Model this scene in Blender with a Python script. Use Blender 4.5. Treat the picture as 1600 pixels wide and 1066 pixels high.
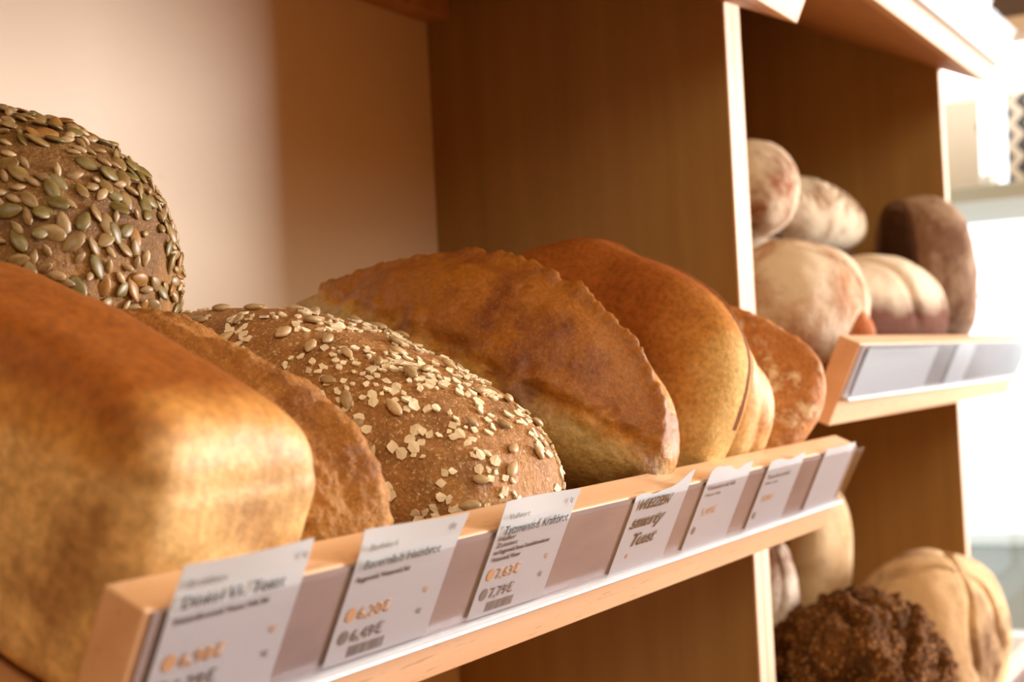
import bpy, bmesh, math, random
from mathutils import Vector, Matrix, noise
from math import radians, sin, cos, pi

random.seed(7)
for o in list(bpy.data.objects): bpy.data.objects.remove(o)
SC = bpy.context.scene
COL = SC.collection

# ------------------------------------------------------------------ camera
CAMR = Matrix(((0.49756, 0.00398, -0.86740), (-0.86596, -0.05611, -0.49700), (-0.05063, 0.99844, -0.02443)))
CAMP = Vector((-0.38098, -0.37752, 1.17847))
FPX = 2220.2
cam = bpy.data.cameras.new('camera'); co = bpy.data.objects.new('camera', cam); COL.objects.link(co)
co.matrix_world = Matrix.Translation(CAMP) @ CAMR.to_4x4()
cam.sensor_fit = 'HORIZONTAL'; cam.sensor_width = 36; cam.lens = FPX / 1600 * 36
cam.clip_start = 0.02; cam.clip_end = 60
cam.dof.use_dof = True; cam.dof.focus_distance = 0.84; cam.dof.aperture_fstop = 7.0
SC.camera = co

# ------------------------------------------------------------------ world, lights, exposure
SC.view_settings.view_transform = 'Standard'; SC.view_settings.look = 'None'
SC.view_settings.gamma = 1; SC.view_settings.use_curve_mapping = False
SC.view_settings.exposure = 0.2
W = bpy.data.worlds.new('world'); SC.world = W; W.use_nodes = True
W.node_tree.nodes['Background'].inputs[0].default_value = (0.93, 0.97, 1.0, 1)
W.node_tree.nodes['Background'].inputs[1].default_value = 2.2

def area(name, loc, target, sx, sy, power, color):
    l = bpy.data.lights.new(name, 'AREA'); l.shape = 'RECTANGLE'; l.size = sx; l.size_y = sy
    l.energy = power; l.color = color
    o = bpy.data.objects.new(name, l); COL.objects.link(o); o.location = loc
    o.rotation_euler = (Vector(target) - Vector(loc)).to_track_quat('-Z', 'Y').to_euler()
    return o
# daylight of the shopfront glazing, just inside its opening, plus unseen warm fill lights, added overhead and behind the camera
area('shopfront_daylight', (3.25, -2.15, 1.35), (0.6, 0.3, 1.25), 1.05, 1.3, 175, (1.0, 0.96, 0.93))
area('warm_fill_light', (0.9, -1.5, 2.55), (0.6, 0.0, 1.1), 1.0, 1.0, 15, (1.0, 0.88, 0.66))
area('warm_fill_light', (-1.0, -1.5, 2.3), (0.4, 0.1, 1.1), 1.0, 1.0, 16, (1.0, 0.90, 0.70))
area('side_window_daylight', (3.35, -0.35, 1.5), (1.2, 0.0, 1.2), 0.9, 1.1, 6, (0.97, 0.98, 1.0))

# ------------------------------------------------------------------ materials
def srgb(r, g, b):
    f = lambda c: (c/255/12.92) if c/255 <= .04045 else ((c/255+.055)/1.055)**2.4
    return (f(r), f(g), f(b), 1)
class NT:
    def __init__(s, name):
        s.m = bpy.data.materials.new(name); s.m.use_nodes = True
        s.t = s.m.node_tree; s.b = s.t.nodes['Principled BSDF']
    def n(s, t, **kw):
        x = s.t.nodes.new(t)
        for k, v in kw.items(): setattr(x, k, v)
        return x
    def l(s, a, b): s.t.links.new(a, b)
    def coord(s): return s.n('ShaderNodeTexCoord').outputs['Object']
    def mapping(s, scale, src=None, rot=(0,0,0)):
        m = s.n('ShaderNodeMapping'); m.inputs['Scale'].default_value = scale; m.inputs['Rotation'].default_value = rot
        s.l(src or s.coord(), m.inputs['Vector']); return m.outputs[0]
    def noise(s, scale, detail=4, rough=.55, src=None, dist=0):
        x = s.n('ShaderNodeTexNoise'); x.inputs['Scale'].default_value = scale
        x.inputs['Detail'].default_value = detail; x.inputs['Roughness'].default_value = rough
        x.inputs['Distortion'].default_value = dist
        s.l(src or s.coord(), x.inputs['Vector']); return x.outputs['Fac']
    def ramp(s, fac, stops, interp='LINEAR'):
        r = s.n('ShaderNodeValToRGB'); r.color_ramp.interpolation = interp
        e = r.color_ramp.elements
        while len(e) < len(stops): e.new(.5)
        for k, (p, c) in zip(e, stops): k.position = p; k.color = c if len(c) == 4 else (*c, 1)
        s.l(fac, r.inputs[0]); return r.outputs[0]
    def mix(s, fac, a, b, mode='MIX'):
        x = s.n('ShaderNodeMix', data_type='RGBA', blend_type=mode)
        for inp, v in ((x.inputs[0], fac), (x.inputs[6], a), (x.inputs[7], b)):
            if hasattr(v, 'is_output'): s.l(v, inp)
            else: inp.default_value = v
        return x.outputs[2]
    def math(s, op, a, b=0.0, clamp=False):
        x = s.n('ShaderNodeMath', operation=op); x.use_clamp = clamp
        for i, v in enumerate((a, b)):
            if hasattr(v, 'is_output'): s.l(v, x.inputs[i])
            else: x.inputs[i].default_value = v
        return x.outputs[0]
    def sep(s, src=None):
        x = s.n('ShaderNodeSeparateXYZ'); s.l(src or s.coord(), x.inputs[0]); return x.outputs
    def base(s, v):
        if hasattr(v, 'is_output'): s.l(v, s.b.inputs['Base Color'])
        else: s.b.inputs['Base Color'].default_value = v
    def bump(s, h, strength=.3, dist=.001, prev=None):
        x = s.n('ShaderNodeBump'); x.inputs['Strength'].default_value = strength; x.inputs['Distance'].default_value = dist
        s.l(h, x.inputs['Height'])
        if prev: s.l(prev, x.inputs['Normal'])
        s.l(x.outputs[0], s.b.inputs['Normal']); return x.outputs[0]
    def rough(s, v): s.b.inputs['Roughness'].default_value = v

def plain(name, c, rough=.5, emit=None, es=0, metal=0):
    t = NT(name); t.base(c); t.rough(rough); t.b.inputs['Metallic'].default_value = metal
    if emit: t.b.inputs['Emission Color'].default_value = emit; t.b.inputs['Emission Strength'].default_value = es
    return t.m

def wood(name, base, dark, axis, rough=.45, flecks=.5):
    t = NT(name)
    sc = [40, 40, 40]; sc[axis] = 2.2
    g = t.noise(1, 5, .6, t.mapping(sc))
    sc2 = [420, 420, 420]; sc2[axis] = 45
    f = t.noise(1, 2, .5, t.mapping(sc2))
    c = t.ramp(g, [(.3, dark), (.65, base)])
    fl = t.ramp(f, [(.30, (1,1,1)), (.36, (0,0,0))])
    c = t.mix(t.math('MULTIPLY', fl, flecks), c, tuple(x*.55 for x in dark[:3])+(1,))
    t.base(c); t.rough(rough); t.bump(g, .08, .0006)
    return t.m
M = {}
M['beech'] = wood('beech_edge', srgb(232,194,158), srgb(220,176,136), 0, .42)
M['beech_end'] = wood('beech_end', srgb(205,150,96), srgb(190,132,80), 2, .5, .2)
M['veneer'] = wood('veneer', srgb(160,124,66), srgb(146,110,54), 2, .5, .15)
M['veneer_y'] = wood('veneer_shelf', srgb(196,146,98), srgb(180,128,80), 1, .5, .2)
M['panel_edge'] = wood('panel_edge', srgb(236,205,178), srgb(228,192,162), 2, .45, .1)
t = NT('cream_back_panel')
n1 = t.noise(3, 3, .5); sm = t.noise(9, 4, .6, t.mapping((1, 1, 2.4)))
c = t.ramp(n1, [(.3, srgb(230,210,184)), (.7, srgb(238,220,197))])
c = t.mix(t.math('MULTIPLY', t.ramp(sm, [(.68, (0,0,0)), (.78, (1,1,1))]), .25), c, srgb(170,128,100))
t.base(c); t.rough(.6); M['cream'] = t.m
M['wall'] = plain('plaster_wall', srgb(186,146,84), .8)
M['floor'] = plain('floor_planks', srgb(150,104,50), .5)
M['ceiling'] = plain('ceiling_paint', srgb(196,160,100), .9)
M['white'] = plain('white_plastic', srgb(240,240,238), .3)
M['frame'] = plain('window_frame_paint', srgb(215,220,220), .4)
M['lip'] = plain('frosted_plastic', srgb(196,198,204), .3)
M['card'] = plain('card_paper', srgb(200,207,216), .55)
M['ink'] = plain('black_ink', srgb(52,50,56), .6)
M['ink2'] = plain('grey_ink', srgb(120,118,122), .6)
M['marker'] = plain('marker_ink', srgb(30,28,30), .5)
M['orange'] = plain('orange_ink', srgb(226,172,122), .6)
M['pink'] = plain('pink_ink', srgb(226,160,160), .6)
M['backing'] = None
t = NT('grey_plastic_backing'); g = t.noise(30, 3, .5, t.mapping((.4, 1, 1)))
t.base(t.ramp(g, [(.3, srgb(140,128,134)), (.7, srgb(164,150,152))])); t.rough(.22); M['backing'] = t.m
t = NT('clear_plastic')
tr = t.n('ShaderNodeBsdfTransparent'); tr.inputs[0].default_value = (.93, .93, .95, 1)
gl = t.n('ShaderNodeBsdfGlossy'); gl.inputs['Roughness'].default_value = .12
lw = t.n('ShaderNodeLayerWeight'); lw.inputs[0].default_value = .5
frv = t.math('ADD', t.math('MULTIPLY', t.math('POWER', lw.outputs['Facing'], 4.0), .5), .035)
mx = t.n('ShaderNodeMixShader'); t.l(frv, mx.inputs[0]); t.l(tr.outputs[0], mx.inputs[1]); t.l(gl.outputs[0], mx.inputs[2])
t.l(mx.outputs[0], t.t.nodes['Material Output'].inputs[0]); M['clear'] = t.m
t = NT('window_glass')
tr = t.n('ShaderNodeBsdfTransparent'); gl = t.n('ShaderNodeBsdfGlossy'); gl.inputs['Roughness'].default_value = .02
mx = t.n('ShaderNodeMixShader'); mx.inputs[0].default_value = .05
t.l(tr.outputs[0], mx.inputs[1]); t.l(gl.outputs[0], mx.inputs[2]); t.l(mx.outputs[0], t.t.nodes['Material Output'].inputs[0]); M['glass'] = t.m

def crust(name, brown, mid, pale, zlo, zhi, patch=(0,0,0,1), patch_amt=0, nscale=14, pore=90, bump=.5, rough=.42,
          flour=0, flour_col=None, flour_scale=25, grain=0, front=None, flz=None, spec=.4, grain_col=None, band=None):
    """browned above zhi, pale below zlo (object space), mottled; flour patches; front: (y0,y1) pale towards the end face"""
    t = NT(name); s = t.sep()
    pore = pore*2.6
    n = t.noise(nscale*2.2, 5, .62); big = t.noise(nscale*1.7, 3, .55)
    z = t.math('ADD', s[2], t.math('MULTIPLY', t.math('SUBTRACT', n, .5), (zhi-zlo)*1.1))
    mr = t.n('ShaderNodeMapRange'); mr.inputs[1].default_value = zlo; mr.inputs[2].default_value = zhi
    t.l(z, mr.inputs[0]); k = mr.outputs[0]
    if front:
        m2 = t.n('ShaderNodeMapRange'); m2.inputs[1].default_value = front[0]; m2.inputs[2].default_value = front[1]
        yy = t.math('ADD', s[1], t.math('MULTIPLY', t.math('SUBTRACT', n, .5), abs(front[1]-front[0])*.8))
        t.l(yy, m2.inputs[0]); k = t.math('MULTIPLY', k, m2.outputs[0])
    c = t.ramp(k, [(0, pale), (.5, mid), (1, brown)])
    c = t.mix(t.math('MULTIPLY', t.ramp(big, [(.48, (0,0,0)), (.66, (1,1,1))]), patch_amt), c, patch)
    if band:
        xx = t.math('ADD', s[0], t.math('MULTIPLY', t.math('SUBTRACT', n, .5), .012))
        b_ = t.math('MULTIPLY', t.math('GREATER_THAN', xx, band[0]), t.math('LESS_THAN', xx, band[1]))
        b_ = t.math('MULTIPLY', b_, t.math('GREATER_THAN', s[2], band[2]))
        c = t.mix(b_, c, band[3])
    fine = t.noise(pore, 3, .6)
    c = t.mix(.5, c, t.ramp(fine, [(.32, (.5,.46,.40)), (.62, (1.2,1.18,1.16))]), 'MULTIPLY')
    if grain:
        gr = t.noise(pore*2.2, 2, .5)
        c = t.mix(t.math('MULTIPLY', t.ramp(gr, [(.60, (0,0,0)), (.68, (1,1,1))]), grain), c, grain_col or srgb(240,205,160))
    if flour:
        fn = t.noise(flour_scale, 6, .68, dist=.4)
        fac = t.ramp(fn, [(.62-.3*flour, (0,0,0)), (.72-.2*flour, (1,1,1))])
        if flz:
            m3 = t.n('ShaderNodeMapRange'); m3.inputs[1].default_value = flz[0]; m3.inputs[2].default_value = flz[1]
            t.l(t.math('ADD', s[2], t.math('MULTIPLY', t.math('SUBTRACT', n, .5), .03)), m3.inputs[0]); fac = t.math('MULTIPLY', fac, m3.outputs[0])
        c = t.mix(t.math('MULTIPLY', fac, .92), c, flour_col)
    c = t.mix(1.0, c, (1.06, 1.12, 1.0, 1) if not flz and spec > .21 or not flour else (1, 1, 1, 1), 'MULTIPLY')
    t.base(c); t.rough(rough); t.b.inputs['Specular IOR Level'].default_value = spec
    b1 = t.bump(t.noise(nscale*6, 4, .6), bump*.9, .003)
    t.bump(t.noise(pore*1.2, 4, .7), min(1, bump*1.7), .0011, b1)
    return t.m

# ------------------------------------------------------------------ object helpers
def link(name, mesh, mat=None, parent=None, mw=None):
    o = bpy.data.objects.new(name, mesh); COL.objects.link(o)
    if mat and not mesh.materials: mesh.materials.append(mat)
    if parent: o.parent = parent
    if mw is not None: o.matrix_world = mw
    return o
def from_bm(name, bm, mat, parent=None, mw=None, smooth=False):
    me = bpy.data.meshes.new(name); bm.normal_update(); bm.to_mesh(me); bm.free()
    if smooth:
        for p in me.polygons: p.use_smooth = True
    return link(name, me, mat, parent, mw)
def tag(o, label=None, cat=None, group=None, kind=None):
    if label: o['label'] = label
    if cat: o['category'] = cat
    if group: o['group'] = group
    if kind: o['kind'] = kind
    return o
def empty(name, loc, rot=None):
    o = bpy.data.objects.new(name, None); COL.objects.link(o); o.location = loc
    o.empty_display_size = .05
    if rot is not None: o.matrix_world = Matrix.Translation(loc) @ rot.to_4x4()
    return o
def bevel(bm, w, seg=2):
    if w: bmesh.ops.bevel(bm, geom=bm.edges[:], offset=w, segments=seg, affect='EDGES', profile=.5)
def box_bm(lo, hi, bev=0, bm=None):
    b = bmesh.new()
    bmesh.ops.create_cube(b, size=1)
    for v in b.verts:
        v.co = Vector([(lo[i]+hi[i])/2 + v.co[i]*(hi[i]-lo[i]) for i in range(3)])
    bevel(b, bev)
    if bm is None: return b
    me = bpy.data.meshes.new('tmp'); b.to_mesh(me); b.free(); bm.from_mesh(me); bpy.data.meshes.remove(me)
    return bm
def prism_yz(pts, x0, x1, bev=0):
    bm = bmesh.new()
    a = [bm.verts.new((x0, y, z)) for y, z in pts]; b = [bm.verts.new((x1, y, z)) for y, z in pts]
    bm.faces.new(a[::-1]); bm.faces.new(b)
    for i in range(len(pts)):
        j = (i+1) % len(pts); bm.faces.new((a[i], a[j], b[j], b[i]))
    bmesh.ops.recalc_face_normals(bm, faces=bm.faces[:]); bevel(bm, bev); return bm

# ------------------------------------------------------------------ shelving frame of reference
TA = radians(24.9)
D = Vector((0, sin(TA), -cos(TA)))      # down along the front board
E = Vector((0, cos(TA), sin(TA)))       # back and up along the shelf
N = Vector((0, -sin(TA), cos(TA)))      # off the shelf
YF, YB = 0.105, 0.442

# ------------------------------------------------------------------ the room
def struct(name, bm, mat):
    return tag(from_bm(name, bm, mat), kind='structure')
struct('floor', box_bm((-2.6, -3.2, -.1), (4.6, 1.2, 0)), M['floor'])
struct('ceiling', box_bm((-2.6, -3.2, 2.7), (4.6, 1.2, 2.8)), M['ceiling'])
bm = box_bm((-2.6, .62, 0), (2.0, .72, 2.7)); box_bm((2.0, .62, 2.1), (4.6, .72, 2.7), 0, bm); box_bm((2.0, .62, 0), (4.6, .72, .3), 0, bm)
struct('wall_back', bm, M['wall'])
struct('wall_left', box_bm((-2.7, -3.2, 0), (-2.6, .72, 2.7)), M['wall'])
def holed_wall_x(x0, x1, ya, yb, za, zb, name):     # wall in the yz plane with one opening
    bm = box_bm((x0, -3.2, 0), (x1, ya, 2.7)); box_bm((x0, yb, 0), (x1, .62, .35), 0, bm)
    box_bm((x0, ya, 0), (x1, yb, za), 0, bm); box_bm((x0, ya, zb), (x1, yb, 2.7), 0, bm)
    return struct(name, bm, M['wall'])
holed_wall_x(3.6, 3.72, -.9, .60, .35, 2.0, 'wall_right')
bm = box_bm((-2.6, -2.4, 0), (2.6, -2.28, 2.7)); box_bm((3.56, -2.4, 0), (4.6, -2.28, 2.7), 0, bm)
box_bm((2.6, -2.4, 0), (3.56, -2.28, .6), 0, bm); box_bm((2.6, -2.4, 2.3), (3.56, -2.28, 2.7), 0, bm)
struct('wall_front', bm, M['wall'])
def window(name, frame_bm, pane_bm):
    w = tag(from_bm(name, frame_bm, M['frame']), kind='structure')
    from_bm('pane', pane_bm, M['glass'], w); return w
fb = box_bm((3.62, -.9, .35), (3.68, -.84, 2.0)); box_bm((3.62, .575, .35), (3.68, .60, 2.0), 0, fb)
box_bm((3.62, -.84, .35), (3.68, .575, .41), 0, fb); box_bm((3.62, -.84, 1.94), (3.68, .575, 2.0), 0, fb)
box_bm((3.63, -.84, 1.325), (3.67, .575, 1.34), 0, fb)
window('window_1', fb, box_bm((3.645, -.84, .41), (3.65, .575, 1.94)))
fb = box_bm((2.6, -2.37, .6), (2.66, -2.31, 2.3)); box_bm((3.50, -2.37, .6), (3.56, -2.31, 2.3), 0, fb)
box_bm((2.66, -2.37, .6), (3.50, -2.31, .66), 0, fb); box_bm((2.66, -2.37, 2.24), (3.50, -2.31, 2.3), 0, fb)
window('window_2', fb, box_bm((2.66, -2.345, .66), (3.50, -2.34, 2.24)))

fb = box_bm((2.0, .65, .3), (2.04, .69, 2.1)); box_bm((3.52, .65, .3), (3.58, .69, 2.1), 0, fb)
box_bm((2.04, .65, .3), (3.52, .69, .36), 0, fb); box_bm((2.04, .65, 2.05), (3.52, .69, 2.1), 0, fb)
window('window_3', fb, box_bm((2.04, .665, .36), (3.52, .67, 2.05)))

# ------------------------------------------------------------------ shelf units (upright cabinets)
def unit(x0, x1, label, back, px=.019):
    u = empty('shelf_unit', (x0, YF, 0)); tag(u, label, 'shelf unit', 'beech shelf units')
    mw = Matrix.Identity(4)
    out = []
    for a, b in ((x0-px, x0), (x1, x1+px)):
        p = from_bm('side_panel', box_bm((a, YF+.0012, .02), (b, YB+.02, 2.3)), M['veneer'])
        e = from_bm('edge_band', box_bm((a, YF-.0008, .02), (b, YF+.0012, 2.3), .0004), M['panel_edge'])
        p.parent = u; p.matrix_parent_inverse = Matrix.Translation((-x0, -YF, 0))
        e.parent = p
    for nm, bm, m in (('back_panel', box_bm((x0, YB, .02), (x1, YB+.012, 2.3)), back),
                      ('back_rail', box_bm((x0, YB-.030, 1.561), (x1, YB, 1.66), .001), M['veneer_y']),
                      ('plinth', box_bm((x0, YF+.03, .0), (x1, YF+.05, .1)), M['veneer_y']),
                      ('top_panel', box_bm((x0, YF, 2.28), (x1, YB, 2.3)), M['veneer_y'])):
        o = from_bm(nm, bm, m); o.parent = u; o.matrix_parent_inverse = Matrix.Translation((-x0, -YF, 0))
    return u
unit(-.001, .9, 'beech shelf unit with cream back panel behind the seeded and golden loaves', M['cream'])
unit(.94, 1.785, 'darker beech shelf unit behind the floured loaves, next to the bright window', M['veneer'])

def tray(x0, x1, z, label, holder=(0, 1)):
    """sloping bread shelf: board, upright front board, label holder"""
    r = empty('bread_shelf', (x0, 0, z)); tag(r, label, 'shelf', 'sloping bread shelves')
    def w(d, e): p = D*d + E*e; return (p.y, p.z)
    L = x1-x0
    from_bm('front_board', prism_yz([w(0, 0), w(.084, 0), w(.084, .022), w(0, .022)], 0, L, .0012), M['beech'], r)
    from_bm('shelf_board', prism_yz([w(.066, .0222), w(.084, .0222), w(.084, .447), w(.066, .439)], .002, L-.002), M['veneer_y'], r)
    h = from_bm('label_holder', prism_yz([w(.001, -.0002), w(.057, -.0002), w(.057, -.0014), w(.001, -.0014)], .004, L-.002), M['backing'], r)
    from_bm('clear_cover', prism_yz([w(-.001, -.0075), w(.0535, -.0052), w(.0535, -.0060), w(-.001, -.0083)], .004, L-.001, .0002), M['clear'], h)
    lip = prism_yz([w(.0522, 0), w(.0562, 0), w(.0562, -.0075), w(.0545, -.0088), w(.0530, -.0075)], .003, L, .0006)
    from_bm('bottom_lip', lip, M['lip'], h)
    return r
tray(0, .9, 1.1, 'beech front bread shelf carrying the golden and seeded loaves')
tray(0, .905, 1.100+.470, 'upper bread shelf whose front corner shows above the middle divider')
tray(.932, 1.80, 1.192, 'bread shelf carrying the floured loaves on the right')
tray(.932, 1.80, 1.650, 'high bread shelf at the top right with white labels')
tray(.932, 1.80, .755, 'low bread shelf at the bottom right under the dark seeded loaf')

# ------------------------------------------------------------------ loaves
def smoothstep(a, b, x):
    t_ = max(0, min(1, (x-a)/(b-a))); return t_*t_*(3-2*t_)
_ico = {}
def sphere_dirs(sub):
    if sub not in _ico:
        b = bmesh.new(); bmesh.ops.create_cube(b, size=2)
        bmesh.ops.subdivide_edges(b, edges=b.edges[:], cuts=sub, use_grid_fill=True)
        me = bpy.data.meshes.new('dirs')
        for v in b.verts:
            x, y, z = [math.tan(c*pi/4) for c in v.co]
            v.co = Vector((x, y, z)).normalized()
        b.to_mesh(me); b.free(); _ico[sub] = me
    return _ico[sub]
def loaf_mesh(name, W_, L_, H_, p=(2.5, 2.5, 2.5), base=.35, amp=.004, nf=14, seed=0, deform=None, sub=72, rough_amp=0, rough_f=90, pb=None):
    """closed loaf: W x L x H, sitting on z=0; base = how much of the height lies below the widest line"""
    me = sphere_dirs(sub).copy(); me.name = name
    off = Vector((seed*7.3, seed*3.1, seed*1.7))
    for v in me.vertices:
        d = v.co.copy()
        pz = pb if (pb and d.z < 0) else p[2]
        # radial solve of |rx|^p0+|ry|^p1+|rz|^p2=1
        r = 1.0/max(abs(d.x), abs(d.y), abs(d.z))
        for _ in range(16):
            g = (abs(r*d.x)**p[0] + abs(r*d.y)**p[1] + abs(r*d.z)**pz) - 1
            dg = (p[0]*abs(d.x)**p[0]*r**(p[0]-1) + p[1]*abs(d.y)**p[1]*r**(p[1]-1) + pz*abs(d.z)**pz*r**(pz-1))
            r -= g/dg
        u = d*r
        x, y = u.x*W_/2, u.y*L_/2
        z = base*H_ + (u.z*(1-base)*H_ if u.z > 0 else u.z*base*H_)
        P = Vector((x, y, z)); nrm = Vector((u.x/W_, u.y/L_, u.z/H_)).normalized()
        if deform: P = deform(P, u, nrm)
        k = noise.fractal((P+off)*nf, 1.0, 2.1, 3)
        P = P + nrm*k*amp
        if rough_amp:
            k2 = noise.fractal((P+off)*rough_f, .8, 2.2, 3); P = P + nrm*k2*rough_amp
        v.co = P
    for pl in me.polygons: pl.use_smooth = True
    return me
def shelf_mat(x, s, n, z=1.1, tilt=(0, 0, 0)):
    """placement on a sloping shelf: x along it, s up the slope from the front board, n off it"""
    O = Vector((0, 0, z)) + D*.066 + E*.022
    B = Matrix(((1, 0, 0), E, N)).transposed()
    B = Matrix((Vector((1,0,0)), E, N)).transposed()
    from mathutils import Euler
    return Matrix.Translation(O + Vector((x, 0, 0)) + E*s + N*n) @ (B @ Euler(tilt).to_matrix()).to_4x4()
def loaf(name, me, mat, mw, label, cat='bread', group=None):
    o = link(name, me, mat); o.matrix_world = mw; tag(o, label, cat, group); return o

# --- golden tin loaf, nearest
def d_tin(P, u, n):
    top = smoothstep(.2, 1, u.z)
    P.z += .006*top*cos(u.y*1.4)*cos(u.x*1.3)
    P.z -= .016*max(0, u.x)**2*top
    # faint crease where the crown overhangs the tin line
    P -= n*.0010*math.exp(-((P.z-.098)/.005)**2)*smoothstep(.6, .9, -u.y)
    return P
m = crust('golden_crust', srgb(152,86,28), srgb(200,142,74), srgb(224,184,132), .088, .120, srgb(124,66,22), .6, 12, 70, .35, .48, front=(-.112, -.07), spec=.5)
tin = loaf('tin_loaf', loaf_mesh('tin_loaf', .118, .215, .126, (9, 9, 3.1), .55, .0022, 12, 1, d_tin, pb=18), m,
     shelf_mat(.070, .108, .001), 'large golden brown tin loaf nearest the camera, behind the first label')

# --- rough crusted loaf
def d_rough(P, u, n):
    k = math.exp(-((P.x+.012+.02*sin(P.y*14))/.010)**2)*smoothstep(.1, .6, u.z)
    P += n*.008*k
    return P
m = crust('rough_crust', srgb(170,112,52), srgb(192,136,70), srgb(206,152,88), .02, .09, srgb(128,74,34), .6, 22, 160, 1.0, .6, grain=.45, grain_col=srgb(236,190,140))
loaf('crusty_loaf', loaf_mesh('crusty_loaf', .118, .25, .112, (2.6, 2.6, 2.3), .35, .005, 20, 2, d_rough, 90, .0016, 150), m,
     shelf_mat(.163, .122, .001, tilt=(0, 0, radians(2))), 'rough grainy brown loaf squeezed between golden tin loaf and oat topped loaf')

# --- oat loaf
def d_oat(P, u, n):
    for c0, dep in ((-.035, .0030), (.055, .0022)):
        w_ = P.y + .55*P.x - c0
        P = P - n*dep*math.exp(-(w_/.007)**2)*smoothstep(.15, .7, u.z)
    tp = smoothstep(0, 1, u.y); P.z *= 1-.3*tp
    return P
m = crust('dark_rye_crust', srgb(166,114,66), srgb(184,132,80), srgb(158,112,66), .01, .09, srgb(118,76,42), .5, 20, 150, .8, .55, flour=.22, flour_col=srgb(232,206,168), flour_scale=420)
oat = loaf('oat_loaf', loaf_mesh('oat_loaf', .176, .33, .106, (2.7, 3.0, 2.2), .35, .003, 12, 3, d_oat, 90, .0006, 120), m,
     shelf_mat(.346, .160, .001, tilt=(0, 0, radians(-4))), 'brown loaf topped with pale oat flakes and seeds, in focus in the middle')

# --- loaf on its side with torn ear
def lean_mat(x, s, n, phi, z=1.1, yaw=0, pitch=0):
    from mathutils import Euler
    return shelf_mat(x, s, n, z) @ Euler((pitch, phi, yaw), 'XYZ').to_matrix().to_4x4()
def d_ear(P, u, n):
    tp = smoothstep(.0, 1.0, u.y)
    P.z *= 1-.42*tp; P.x = (P.x-.05)*(1-.2*tp)+.05
    k = math.exp(-((P.x+.020)/.005)**2)*smoothstep(.1, .5, u.z)
    j = .85 + .55*noise.noise(Vector((P.x*40, P.y*75, 3))) + .35*noise.noise(Vector((P.x*90, P.y*260, 9)))
    P = P + n*.0085*k*j
    P = P - n*.005*math.exp(-((P.x+.002)/.010)**2)*smoothstep(.1, .5, u.z)
    P = P + n*.007*noise.fractal(P*55, .8, 2.1, 2)*math.exp(-((P.z-.060)/.012)**2)*smoothstep(.2, .7, -u.x)
    # undercut where the crust meets the floured base
    P = P - n*.004*math.exp(-((P.z-.058)/.006)**2)*smoothstep(.2, .7, -u.x)
    return P
m = crust('blistered_crust', srgb(162,98,30), srgb(190,130,52), srgb(178,146,90), .045, .068, srgb(112,54,22), .8, 15, 120, .45, .40, spec=.5, grain=.12, band=(-.017, .020, .088, srgb(206,146,84)))
ear = loaf('farmhouse_loaf', loaf_mesh('farmhouse_loaf', .138, .345, .139, (2.2, 2.15, 2.1), .32, .0035, 14, 4, d_ear, 90, .0006, 130), m,
     lean_mat(.492, .166, .020, radians(17)), 'shiny brown loaf with torn crust ridge leaning to the left, behind oat topped loaf')

# --- tall smooth loaf
def d_tall(P, u, n):
    tp = smoothstep(.1, 1.0, u.y)
    P.z *= 1-.3*tp
    P = P + n*.0016*math.exp(-((P.x-.004)/.006)**2)*smoothstep(.4, .9, u.z)*(1+noise.noise(P*60))
    return P
m = crust('smooth_crust', srgb(148,84,36), srgb(186,128,68), srgb(230,196,140), -.03, .06, srgb(112,52,22), .5, 11, 100, .3, .62, front=(-.140, -.06), spec=.05, band=(-.001, .009, .085, srgb(120,68,34)))
loaf('smooth_loaf', loaf_mesh('smooth_loaf', .105, .27, .180, (2.5, 3.3, 2.9), .45, .003, 10, 5, d_tall, 80), m,
     lean_mat(.600, .132, .006, radians(8)), 'tall smooth brown loaf standing on its side with dark ridge')

# --- pale creased loaf behind it
def d_crease(P, u, n):
    P = P - n*.009*abs(sin(P.x*60 + 2*sin(P.z*20)))
    return P
m = crust('pale_crust', srgb(220,170,110), srgb(230,188,130), srgb(232,196,146), .02, .09, srgb(196,120,60), .5, 12, 90, .3, .45)
loaf('pale_loaf', loaf_mesh('pale_loaf', .088, .21, .152, (2.6, 3.0, 2.6), .4, .003, 14, 6, d_crease, 60), m,
     shelf_mat(.702, .104, .001), 'pale yellow loaf with vertical creases just right of tall smooth loaf')
def d_point(P, u, n):
    t_ = smoothstep(0, 1, u.z)
    P.x = P.x*(1-.62*t_) + .018*t_
    P.y = P.y - .030*t_; P.z += .010*t_**4
    return P
m = crust('mottled_crust', srgb(190,122,66), srgb(210,148,94), srgb(216,160,112), .03, .10, srgb(150,84,44), .6, 24, 110, .8, .6, flour=.3, flour_col=srgb(240,210,180), flour_scale=40)
loaf('pointed_loaf', loaf_mesh('pointed_loaf', .118, .21, .136, (2.3, 2.5, 1.9), .35, .006, 18, 7, d_point, 60, .001, 90), m,
     shelf_mat(.826, .110, .001), 'reddish brown loaf with pointed crusty tip at right end of front shelf')

# --- round pumpkin seed loaf at the back left
m = crust('seeded_crust', srgb(122,84,42), srgb(152,106,54), srgb(190,138,78), .03, .13, srgb(92,56,30), .5, 18, 130, .9, .6, grain=.2)
seedl = loaf('pumpkin_seed_loaf', loaf_mesh('pumpkin_seed_loaf', .200, .20, .172, (2.1, 2.1, 2.1), .45, .003, 10, 8, None, 72, .0008, 100), m,
     shelf_mat(.195, .305, .004, tilt=(radians(-4), 0, 0)), 'round dark loaf crusted with pumpkin and sunflower seeds, at upper left')

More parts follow.
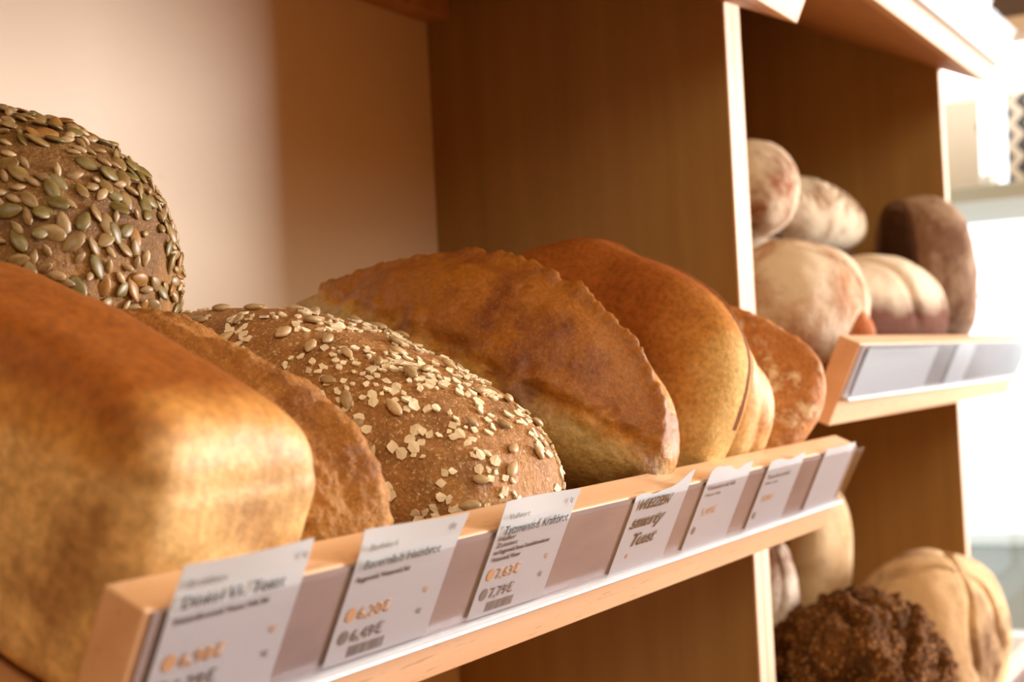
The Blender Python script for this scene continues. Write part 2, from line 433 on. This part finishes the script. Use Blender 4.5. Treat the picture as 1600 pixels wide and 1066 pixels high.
# --- floured loaves on the right hand shelf
fl = srgb(222,208,186)
def floured(name, brown, amt, fs=16, col=None, seed=0):
    return crust(name, brown, brown, brown, -1, 0, srgb(96,60,40), .4, 14, 90, .6, .8, flour=amt, flour_col=col or fl, flour_scale=fs, spec=.2)
T2, T3 = 1.192, .755
def cmat(x, y, z, H, tx=24.9, ty=0, tz=0):
    from mathutils import Euler
    R = Euler((radians(tx), radians(ty), radians(tz))).to_matrix()
    return Matrix.Translation(Vector((x, y, z)) - R @ Vector((0, 0, H/2))) @ R.to_4x4()
def d_slash(P, u, n):
    for k in (-.035, .04):
        P = P - n*.008*math.exp(-((P.x*.8+P.y*.6-k)/.006)**2)*smoothstep(.1, .6, u.z)
    return P
def d_ring(P, u, n):
    r = math.hypot(P.x, P.y); return P + n*.0016*sin(r*2*pi/.011)*smoothstep(.1, .5, u.z)
loaf('floured_loaf', loaf_mesh('floured_loaf', .22, .15, .135, (2.2, 2.3, 2.1), .4, .004, 14, 21, d_slash, 44), floured('white_floured_crust', srgb(176,122,80), .95, 12),
     cmat(1.115, .120, 1.242, .135), 'big white floured loaf next to the middle divider, on right hand shelf', 'bread')
loaf('floured_loaf', loaf_mesh('floured_loaf', .30, .13, .135, (2.1, 2.2, 2.0), .35, .004, 12, 22, d_slash, 44), crust('split_floured_crust', srgb(104,58,34), srgb(104,58,34), srgb(104,58,34), -1, 0, srgb(80,46,28), .3, 14, 90, .6, .8, flour=1.7, flour_col=fl, flour_scale=9, spec=.2, flz=(.080, .104)),
     cmat(1.385, .112, 1.240, .135, 24.9, 0, -16), 'long floured loaf with dark brown split, lying in front of cut loaf half', 'bread')
loaf('floured_loaf', loaf_mesh('floured_loaf', .13, .11, .115, (2.1, 2.1, 2.1), .45, .004, 14, 23, d_slash, 40), floured('rimmed_floured_crust', srgb(150,96,64), .8, 18),
     cmat(1.20, .195, 1.384, .115, 10), 'brown rimmed floured loaf on top of the heap beside the middle divider', 'bread')
loaf('ringed_loaf', loaf_mesh('ringed_loaf', .27, .10, .092, (2.1, 2.1, 2.0), .45, .002, 10, 24, d_ring, 60), floured('ringed_floured_crust', srgb(150,120,92), .85, 18, srgb(206,194,172)),
     cmat(1.40, .20, 1.368, .092, 8, 6, -14), 'greyish ring patterned loaf stacked on top of other floured loaves', 'bread')
loaf('dark_loaf', loaf_mesh('dark_loaf', .26, .16, .120, (2.2, 2.2, 2.1), .4, .004, 12, 25, None, 36), floured('dark_floured_crust', srgb(92,62,44), .35, 12),
     cmat(1.60, .25, 1.290, .120), 'dark brown loaf mostly hidden behind long split floured loaf', 'bread')
loaf('dark_loaf', loaf_mesh('dark_loaf', .30, .13, .110, (2.5, 2.3, 2.3), .4, .004, 12, 28, None, 36), floured('umber_floured_crust', srgb(104,72, 50), .4, 12),
     cmat(1.27, .225, 1.280, .110), 'brown loaf wedged under ring patterned loaf, behind big white floured loaf', 'bread')
# cut half loaf standing on its crust, cut face to the left
def half_loaf():
    me = loaf_mesh('crust', .15, .145, .225, (2.6, 2.6, 2.3), .45, .004, 12, 26, None, 56)
    for v in me.vertices:
        if v.co.x < -.03: v.co.x = -.03
    return me
hm = half_loaf()
hl = loaf('half_loaf', hm, floured('grey_crust', srgb(120,88,66), .62, 8, srgb(186,166,144)), cmat(1.585, .105, 1.285, .225, 4, 0, -50),
     'grey brown halved loaf standing upright with dark cut face, beside bright window', 'bread')
t = NT('dark_crumb'); cn = t.noise(60, 5, .7); t.base(t.ramp(cn, [(.35, srgb(70,44,28)), (.65, srgb(104,70,46))])); t.rough(.9); t.bump(cn, .6, .002)
bm = bmesh.new(); ring = []
for i in range(40):
    a = 2*pi*i/40; c_, s_ = cos(a), sin(a)
    ring.append((.052*math.copysign(abs(c_)**.8, c_), .112 + .094*math.copysign(abs(s_)**.8, s_)))
f0 = [bm.verts.new((-.0315, y, z)) for y, z in ring]; f1 = [bm.verts.new((-.028, y, z)) for y, z in ring]
bm.faces.new(f0[::-1]); bm.faces.new(f1)
for i in range(40): bm.faces.new((f0[i], f0[(i+1) % 40], f1[(i+1) % 40], f1[i]))
bmesh.ops.recalc_face_normals(bm, faces=bm.faces[:])
tag(from_bm('crumb', bm, t.m, hl), 'dark cut crumb face')
loaf('small_loaf', loaf_mesh('small_loaf', .07, .10, .085, (2.1, 2.1, 2.1), .4, .004, 20, 27, None, 30), floured('copper_crust', srgb(182,110,66), .45, 20),
     cmat(1.12, .085, 1.200, .085), 'small copper brown loaf end showing above left end of right hand shelf', 'bread')
# --- heap on the low shelf
def d_rug(P, u, n):
    k = noise.fractal(P*30 + Vector((5, 5, 5)), .6, 2.2, 3); r_ = abs(noise.noise(P*16+Vector((2,2,2))))
    return P + n*(.010*k - .022*math.exp(-(r_/.10)**2)*smoothstep(0, .5, u.z))
m = crust('dark_seeded_crust', srgb(96,60,30), srgb(112,72,38), srgb(98,62,34), -1, 0, srgb(50,30,16), .7, 24, 50, 1.3, .85, grain=.85, grain_col=srgb(196,140,88), spec=.12)
darkl = loaf('dark_seeded_loaf', loaf_mesh('dark_seeded_loaf', .33, .19, .195, (2.3, 2.2, 2.0), .4, .006, 14, 31, d_rug, 90, .003, 140), m,
     cmat(1.125, .085, .828, .195, 16, 0, -4), 'very dark rugged seeded loaf at the bottom right, on the low shelf', 'bread')
def d_crack(P, u, n):
    a = math.atan2(P.y+.03, P.x+.05); 
    for c0 in (-2.2, -1.0, .5, 2.0):
        P = P - n*.014*math.exp(-((a-c0+.5*noise.noise(P*14))/.09)**2)*smoothstep(.0, .5, u.z)
    return P
loaf('cracked_loaf', loaf_mesh('cracked_loaf', .31, .20, .235, (2.2, 2.2, 2.1), .45, .005, 10, 32, d_crack, 72), floured('cracked_floured_crust', srgb(104,68,36), .95, 8, srgb(222,190,146)),
     cmat(1.43, .085, .815, .235, 16), 'large pale floured loaf with dark cracks in the bottom right corner', 'bread')
loaf('floured_loaf', loaf_mesh('floured_loaf', .15, .07, .235, (2.1, 2.1, 2.1), .5, .003, 10, 33, None, 44), floured('cream_floured_crust', srgb(186,148,104), 1.05, 8, srgb(216,190,150)),
     cmat(1.40, .205, .905, .235, 6), 'cream floured loaf standing on edge behind right end of front shelf', 'bread')
loaf('floured_loaf', loaf_mesh('floured_loaf', .12, .06, .215, (2.2, 2.2, 2.1), .45, .004, 16, 34, d_crack, 44), floured('striped_floured_crust', srgb(118,76,48), .62, 14, srgb(214,200,184)),
     cmat(1.14, .185, .875, .215, 8), 'brown loaf with white flour stripes on low shelf, below right end of front shelf', 'bread')

# ------------------------------------------------------------------ price cards
def text_bm(body, size, w=None, x=0, y=0, z=0, shear=0, bold=0, space=1):
    cu = bpy.data.curves.new('t', 'FONT'); cu.body = body; cu.size = size; cu.shear = shear; cu.offset = bold; cu.space_character = space
    o = bpy.data.objects.new('t', cu); COL.objects.link(o)
    bpy.context.view_layer.update()
    me = bpy.data.meshes.new_from_object(o.evaluated_get(bpy.context.evaluated_depsgraph_get()))
    bpy.data.objects.remove(o); bpy.data.curves.remove(cu)
    xs = [v.co.x for v in me.vertices]; wid = max(xs)-min(xs); sx = w/wid if w else 1; mn = min(xs)
    bm = bmesh.new(); bm.from_mesh(me); bpy.data.meshes.remove(me)
    for v in bm.verts: v.co = Vector(((v.co.x-mn)*sx + x, v.co.y + y, z))
    g = bmesh.ops.extrude_face_region(bm, geom=bm.faces[:])
    for e in g['geom']:
        if isinstance(e, bmesh.types.BMVert): e.co.z += .00008
    return bm
def disc_bm(x, y, r, z):
    bm = bmesh.new(); bmesh.ops.create_cone(bm, cap_ends=True, segments=20, radius1=r, radius2=r, depth=.0001)
    for v in bm.verts: v.co += Vector((x, y, z+.00006))
    return bm
CARDB = Matrix((Vector((1, 0, 0)), -D, -E)).transposed()
def card(x, top, w, h, label, lines, tray_z=1.1, lean=0, edge=None, off=.0030):
    """card with its origin at the top left corner, x right, y up (so content has negative y)"""
    r = empty('price_card', (0, 0, 0)); tag(r, label, 'price card', 'price cards in the label holders')
    mw = Matrix.Translation(Vector((x, 0, tray_z)) + D*top - E*off) @ (CARDB @ Matrix.Rotation(lean, 3, 'Z')).to_4x4()
    r.matrix_world = mw
    nx, ny = 28, 12; bm = bmesh.new(); G = []
    for k, zz in ((0, 0), (1, -.0003)):
        g = []
        for i in range(nx+1):
            col = []
            for j in range(ny+1):
                u_, v_ = i/nx, j/ny
                tp = edge(u_) if edge else 0
                y = -h*(1-v_) + tp*max(0, v_-.7)/.3
                bend = .0016*max(0, v_-.8)/.2*(1 if edge is None else .3)*sin(u_*3+x*40)
                col.append(bm.verts.new((u_*w, y, zz+bend)))
            g.append(col)
        G.append(g)
    for i in range(nx):
        for j in range(ny):
            a = G[0]; bm.faces.new((a[i][j], a[i+1][j], a[i+1][j+1], a[i][j+1]))
            a = G[1]; bm.faces.new((a[i][j], a[i][j+1], a[i+1][j+1], a[i+1][j]))
    per = [(i, 0) for i in range(nx)] + [(nx, j) for j in range(ny)] + [(i, ny) for i in range(nx, 0, -1)] + [(0, j) for j in range(ny, 0, -1)]
    for q in range(len(per)):
        (a, b), (c, d_) = per[q], per[(q+1) % len(per)]
        bm.faces.new((G[1][a][b], G[1][c][d_], G[0][c][d_], G[0][a][b]))
    from_bm('paper', bm, M['card'], r, smooth=False)
    for nm, mat, bms in lines:
        b0 = bmesh.new()
        for b in bms:
            me = bpy.data.meshes.new('x'); b.to_mesh(me); b.free(); b0.from_mesh(me); bpy.data.meshes.remove(me)
        from_bm(nm, b0, mat, r)
    return r
Z0 = .0017
def std(title, tw, small, p1, p2, tsz=.0078, brand=None, bars=True):
    L = []
    if brand: L.append(('brand_text', M['ink2'], [text_bm(brand, .0048, .022, .004, -.0095, Z0)]))
    L.append(('title_text', M['ink'], [text_bm(title, tsz, tw, .004, -.0185, Z0, bold=.00005)]))
    L.append(('unit_text', M['ink2'], [text_bm('kg', .0045, None, .070, -.0065, Z0)]))
    L.append(('small_text', M['ink'], [text_bm(a_, .0036, w_, .004, y_, .0005, bold=.00008) for a_, w_, y_ in small]))
    L.append(('price_badge', M['orange'], [disc_bm(.0085, -.0425, .0036, .0003)]))
    L.append(('member_price', M['orange'], [text_bm(p1, .0085, .025, .0145, -.0455, .0005, bold=.0001)]))
    L.append(('unit_text', M['orange'], [text_bm('kg', .0045, None, .066, -.0405, .0005)]))
    L.append(('price_badge', M['ink2'], [disc_bm(.0085, -.0540, .0036, .0003)]))
    L.append(('regular_price', M['ink2'], [text_bm(p2, .0085, .025, .0145, -.0570, .0005, bold=.0001)]))
    L.append(('unit_text', M['ink2'], [text_bm('kg', .0045, None, .066, -.0520, .0005)]))
    if bars:
        rr = random.Random(5); bb = bmesh.new(); xx = .016
        while xx < .044:
            w_ = rr.choice((.00035, .0006, .0009)); box_bm((xx, -.0655, .0003), (xx+w_, -.0598, .0004), 0, bb); xx += w_+rr.choice((.0004, .0007))
        L.append(('barcode', M['ink2'], [bb]))
    return L
card(.010, -.0185, .078, .070, 'price card at the near left end of the front shelf, below tin loaf',
     std('Dinkel Vk. Toast', .060, [('Dinkelvollkornmehl, Wasser, Hefe, Salz', .055, -.0255)], '6,98€', '6,29€', brand='Brotbox'))
card(.126, -.0165, .083, .068, 'price card below rough crusted loaf, second from near end of front shelf',
     std('Bauernlaib Hausbrot', .062, [('Roggenmehl, Weizenmehl, Salz', .042, -.0255)], '6,20€', '6,49€', .0066, brand='Backwerk'))
card(.2485, -.0165, .0815, .068, 'price card reading Tatzmannsd. Kraftbrot below oat topped loaf',
     std('Tatzmannsd. Kraftbrot', .071, [('Zutaten:', .022, -.0262), ('aus Roggenmehl, Sesam, Sonnenblumenkernen', .060, -.0302), ('Weizenmehl, Wasser', .030, -.0345), ('Hafer', .018, -.0225)], '7,63€', '7,79€', brand='Vollwert'))
mk = [('handwriting', M['marker'], [text_bm('WEIZEN', .0098, .050, .008, -.0095, .0009, .45, .0003), text_bm('smarty', .0125, .052, .006, -.0225, .0006, .5, .0003),
      text_bm('Toast', .0125, .036, .018, -.0360, .0006, .4, .0003)]), ('pink_mark', M['pink'], [disc_bm(.018, -.043, .0016, .0003)])]
card(.4175, -.0012, .0825, .054, 'torn price card with black handwriting behind the plastic', mk, edge=lambda u_: .011*smoothstep(.55, 1, u_) + .0008*sin(u_*14))
def blurry(title, p):
    return [('title_text', M['ink2'], [text_bm(title, .0050, .052, .006, -.0150, .0006, bold=.0001), text_bm('Wasser, Hefe', .0036, .028, .006, -.0200, .0006)]),
            ('price_text', M['orange'], [text_bm(p, .0080, .026, .012, -.0350, .0006)]), ('price_badge', M['ink2'], [disc_bm(.0085, -.046, .003, .0003)])]
card(.533, -.008, .083, .0605, 'wrinkled price card right of the handwritten card', blurry('Weizenbrot mit Hefe', '5,49€'), edge=lambda u_: .0026*sin(u_*7)+.0008*sin(u_*17))
card(.657, -.0045, .083, .057, 'plain price card second from far end of front shelf', blurry('Toastbrot hell', '4,98€'), edge=lambda u_: .0015*sin(u_*8))
card(.797, -.005, .086, .0575, 'blank price card at the far right end of the front shelf', [])
card(.955, .004, .28, .048, 'wide blank grey card strip on right hand shelf below floured loaves', [], 1.192)
card(1.33, .002, .10, .050, 'white card right of wide grey strip, beside the window', [], 1.192)
card(.80, -.006, .095, .062, 'white card at the far corner of the upper shelf', [], 1.570)
card(1.25, -.006, .20, .062, 'pale lilac card strip on high bread shelf at the top right', [], 1.650)
card(1.52, -.010, .11, .066, 'bright white card at the right end of the high shelf', [], 1.650)

# ------------------------------------------------------------------ things beyond the shelves
def simple(name, parts, label, cat, loc=(0,0,0), group=None):
    r = empty(name, loc); tag(r, label, cat, group)
    for nm, bm, m in parts: from_bm(nm, bm, m, r)
    return r
M['rack'] = plain('pale_shelf_paint', srgb(214,204,190), .5); M['teal'] = plain('grey_green_paint', srgb(176,190,186), .5)
simple('wall_rack', [('top_board', box_bm((2.45, .02, 1.785), (2.95, .62, 1.815), .002), M['rack']),
    ('lower_board', box_bm((2.45, .02, 1.47), (2.95, .62, 1.50), .002), M['teal']),
    ('bracket', box_bm((2.93, .30, 1.50), (2.95, .60, 1.785)), M['rack']),
    ('bracket', box_bm((2.45, .598, 1.5), (2.95, .618, 1.785)), M['rack'])], 'pale wall rack with two boards in front of the window', 'rack')
lt = plain('lamp_tube_glow', (1, 1, 1, 1), .5, (.93, .98, 1, 1), 4)
simple('strip_lamp', [('lamp_housing', box_bm((2.46, .03, 1.765), (2.52, .56, 1.784), .002), M['white']),
    ('lamp_tube', box_bm((2.462, .035, 1.690), (2.518, .555, 1.764), .012), lt)], 'glowing white strip lamp under the top board of the rack', 'lamp')
t = NT('spotted_paper'); v_ = t.n('ShaderNodeTexVoronoi'); v_.inputs['Scale'].default_value = 17; t.l(t.coord(), v_.inputs['Vector'])
t.base(t.mix(t.ramp(v_.outputs['Distance'], [(.2, (1,1,1)), (.26, (0,0,0))]), srgb(176,160,138), srgb(84,74,64))); t.rough(.7); spot = t.m
t = NT('zigzag_paper'); sp_ = t.sep()
zz = t.math('ADD', t.math('MULTIPLY', sp_[1], 24.0), t.math('PINGPONG', t.math('MULTIPLY', sp_[2], 22.0), .5))
st_ = t.math('GREATER_THAN', t.math('FRACT', zz), .5)
t.base(t.mix(st_, srgb(40,36,34), srgb(180,164,144))); t.rough(.6); zig = t.m
def bag(x, y0, y1, z0, h, m, label):
    bm = bmesh.new(); box_bm((x, y0, z0), (x+.09, y1, z0+h), .006, bm)
    for v in bm.verts:
        if v.co.z > z0+h*.8: v.co.x = x+.045+(v.co.x-x-.045)*.35
    simple('paper_bag', [('bag_body', bm, m), ('bag_fold', box_bm((x+.03, y0+.004, z0+h-.004), (x+.06, y1-.004, z0+h+.012), .002), M['rack'])], label, 'bag')
bag(2.60, .196, .36, 1.5005, .20, spot, 'beige paper bag with dark spots on the lower rack board')
bag(2.60, .025, .162, 1.5005, .20, zig, 'paper bag with black and beige zigzag pattern on the rack')
bm = bmesh.new(); bmesh.ops.create_cone(bm, cap_ends=True, segments=20, radius1=.013, radius2=.009, depth=.17)
for v in bm.verts: v.co += Vector((2.485, .178, 1.600))
b2 = bmesh.new(); bmesh.ops.create_uvsphere(b2, u_segments=16, v_segments=10, radius=.015)
for v in b2.verts: v.co += Vector((2.485, .178, 1.516))
simple('hanging_rod', [('rod_stem', bm, plain('rod_stem_glow', (1, 1, 1, 1), .4, (.9, .98, 1, 1), 1.6)), ('rod_tip', b2, M['white'])], 'thin white glowing rod hanging between the two bags', 'lamp')  # white plastic rod, its glow put in as emission
simple('storage_box', [('box_body', box_bm((2.55, .03, 1.8155), (2.85, .20, 1.96), .004), plain('dark_card', srgb(92,80,76), .7)),
    ('box_lid', box_bm((2.545, .025, 1.96), (2.855, .205, 1.985), .004), plain('dark_lid', srgb(70,62,60), .7))], 'dark storage box on top of the wall rack', 'box')
# outside the window
tag(from_bm('street_ground', box_bm((3.9, -6, -.1), (14, 6, .02)), plain('pale_pavement', srgb(190,196,190), .8)), kind='structure')
def bush(x, y, r, h, label, seed):
    me = loaf_mesh('hedge_bush', r*2, r*2, h, (2, 2, 2), .5, .12, 5, seed, None, 24, .03, 30)
    loaf('hedge_bush', me, plain('leaf_green', srgb(120,150,96), .8), Matrix.Translation((x, y, .02)), label, 'bush')
bush(6.4, .15, .5, .55, 'low green bush outside beyond the window', 41)
simple('planter_wall', [('wall_block', box_bm((5.2, -.6, .02), (5.5, 1.6, .45), .01), plain('grey_stone', srgb(150,156,150), .8)),
    ('coping', box_bm((5.15, -.65, .45), (5.55, 1.65, .5), .01), plain('pale_stone', srgb(206,212,208), .8))], 'low grey wall outside with pale coping stone', 'wall')

# ------------------------------------------------------------------ seeds and flakes as parts of their loaves
def seed_mesh(name, l, w, h, mat, point=.5):
    bm = bmesh.new(); bmesh.ops.create_uvsphere(bm, u_segments=10, v_segments=8, radius=1)
    for v in bm.verts:
        x, y, z = v.co
        k = 1 - point*max(0, x)**1.6*.9
        v.co = Vector((x*l/2, y*w/2*k, z*h/2*(1-.3*max(0, x))))
    me = bpy.data.meshes.new(name); bm.to_mesh(me); bm.free()
    for p in me.polygons: p.use_smooth = True
    me.materials.append(mat); return me
def flake_mesh(name, r, mat, seed):
    rn = random.Random(seed); bm = bmesh.new(); k = rn.randint(6, 9)
    pts = []
    for i in range(k):
        a = 2*pi*i/k + rn.uniform(-.3, .3); q = r*rn.uniform(.55, 1.15)
        pts.append((cos(a)*q*1.15, sin(a)*q*.85))
    top = [bm.verts.new((x, y, .0006 + rn.uniform(-.0003, .0004))) for x, y in pts]
    bot = [bm.verts.new((x*.9, y*.9, -.0007)) for x, y in pts]
    c = bm.verts.new((0, 0, .0008))
    for i in range(k):
        j = (i+1) % k; bm.faces.new((top[i], top[j], c)); bm.faces.new((bot[i], bot[j], top[j], top[i]))
    bm.faces.new(bot[::-1])
    me = bpy.data.meshes.new(name); bm.to_mesh(me); bm.free(); me.materials.append(mat); return me
def scatter(loaf_o, count, mind, accept, rng):
    mw = loaf_o.matrix_world; vs = loaf_o.data.vertices
    out = []; idx = list(range(len(vs))); rng.shuffle(idx); cell = {}
    for i in idx:
        p = vs[i].co; wp = mw @ p; wn = (mw.to_3x3() @ vs[i].normal).normalized()
        p = p + Vector((rng.uniform(-1,1), rng.uniform(-1,1), rng.uniform(-1,1)))*.0004
        if not accept(p, wp, wn): continue
        key = tuple(int(c//mind) for c in p)
        if any((q-p).length < mind for a in (-1,0,1) for b in (-1,0,1) for c in (-1,0,1)
               for q in cell.get((key[0]+a, key[1]+b, key[2]+c), ())): continue
        cell.setdefault(key, []).append(p)
        out.append((p.copy(), vs[i].normal.copy(), wn.dot((CAMP-wp).normalized())))
        if len(out) >= count: break
    return out
def place_parts(name, loaf_o, spots, meshes, rng, lift, limit=100, tiltv=.25):
    spots = sorted(spots, key=lambda q: -q[2])
    rest = bmesh.new(); used = []
    for i, (p, nv, f) in enumerate(spots):
        z = (nv + Vector((rng.uniform(-1,1), rng.uniform(-1,1), rng.uniform(-1,1)))*tiltv).normalized()
        x = z.orthogonal().normalized(); x = Matrix.Rotation(rng.uniform(0, 2*pi), 3, z) @ x
        y = z.cross(x)
        sc = rng.uniform(.8, 1.15)
        R = Matrix((x, y, z)).transposed().to_4x4()
        mat = Matrix.Translation(p + nv*lift) @ R @ Matrix.Scale(sc, 4)
        me = meshes[rng.randrange(len(meshes))]
        if i < limit:
            o = bpy.data.objects.new(name, me); COL.objects.link(o); o.parent = loaf_o; o.matrix_local = mat
        else:
            me2 = me.copy(); me2.transform(mat)
            nm = me.materials[0].name
            if nm not in used: used.append(nm)
            k0 = len(rest.faces); rest.from_mesh(me2); rest.faces.ensure_lookup_table()
            for fc in rest.faces[k0:]: fc.material_index = used.index(nm)
            bpy.data.meshes.remove(me2)
    if len(spots) > limit:
        me = bpy.data.meshes.new(name); rest.to_mesh(me)
        for nm in used: me.materials.append(bpy.data.materials[nm])
        o = link(name, me, None, loaf_o); tag(o, kind='stuff')
    rest.free()
def seedmat(name, a, b, rough=.4):
    t = NT(name); oi = t.n('ShaderNodeObjectInfo')
    n_ = t.noise(140, 3, .6)
    c = t.ramp(n_, [(.3, a), (.7, b)]); t.base(c); t.rough(rough); t.b.inputs['Specular IOR Level'].default_value = .5
    return t.m
g1 = seedmat('pumpkin_seed_green', srgb(98,86,44), srgb(134,116,64))
g2 = seedmat('pumpkin_seed_olive', srgb(124,100,58), srgb(160,132,84))
g3 = seedmat('pumpkin_seed_toasted', srgb(138,98,46), srgb(172,126,66))
sf = seedmat('sunflower_seed_skin', srgb(132,106,70), srgb(176,148,106))
sf2 = seedmat('sunflower_seed_pale', srgb(160,134,94), srgb(200,174,132))
sfp = seedmat('sunflower_seed_cream', srgb(186,158,116), srgb(220,194,152))
of = seedmat('oat_flake_pale', srgb(238,222,188), srgb(250,240,214), .7)
rng = random.Random(11)
front_side = lambda p, wp, wn: wn.dot((CAMP-wp).normalized()) > -.15
pk = [seed_mesh('pumpkin_seed', .0140, .0084, .0030, g, .45) for g in (g1, g2, g3, g2, g1, g2)]
sfo = [seed_mesh('sunflower_seed', .0125, .0066, .0042, g, .7) for g in (sf2, sfp)]
sfm = [seed_mesh('sunflower_seed', .0100, .0050, .0032, g, .7) for g in (sf, sf, sf2)]
sp = scatter(seedl, 640, .0064, lambda p, wp, wn: front_side(p, wp, wn) and noise.noise(p*30) > -.42 and (p.z > .085 or rng.random() < .45), rng)
half = [q for i, q in enumerate(sp) if i % 2]; other = [q for i, q in enumerate(sp) if not i % 2]
place_parts('pumpkin_seed', seedl, half, pk, rng, .0012, 100, .42)
place_parts('sunflower_seed', seedl, other, sfm, rng, .0012, 100, .42)
def oat_zone(p, wp, wn):
    if not front_side(p, wp, wn): return False
    for c0 in (-.035, .055):
        if abs(p.y + .55*p.x - c0) < .014: return False
    return noise.noise(p*70) + noise.noise(p*26)*.8 > .03 and p.z > .022
fm = [flake_mesh('oat_flake', r, of, i) for i, r in enumerate((.0024, .0031, .0038, .0043, .0019, .0027))]
place_parts('oat_flake', oat, scatter(oat, 680, .0041, oat_zone, rng), fm, rng, .0008, 100, .25)
place_parts('sunflower_seed', oat, scatter(oat, 62, .016, lambda p, wp, wn: front_side(p, wp, wn) and p.z > .02 and noise.noise(p*22) > -.1, rng), sfo, rng, .0024, 100, .2)
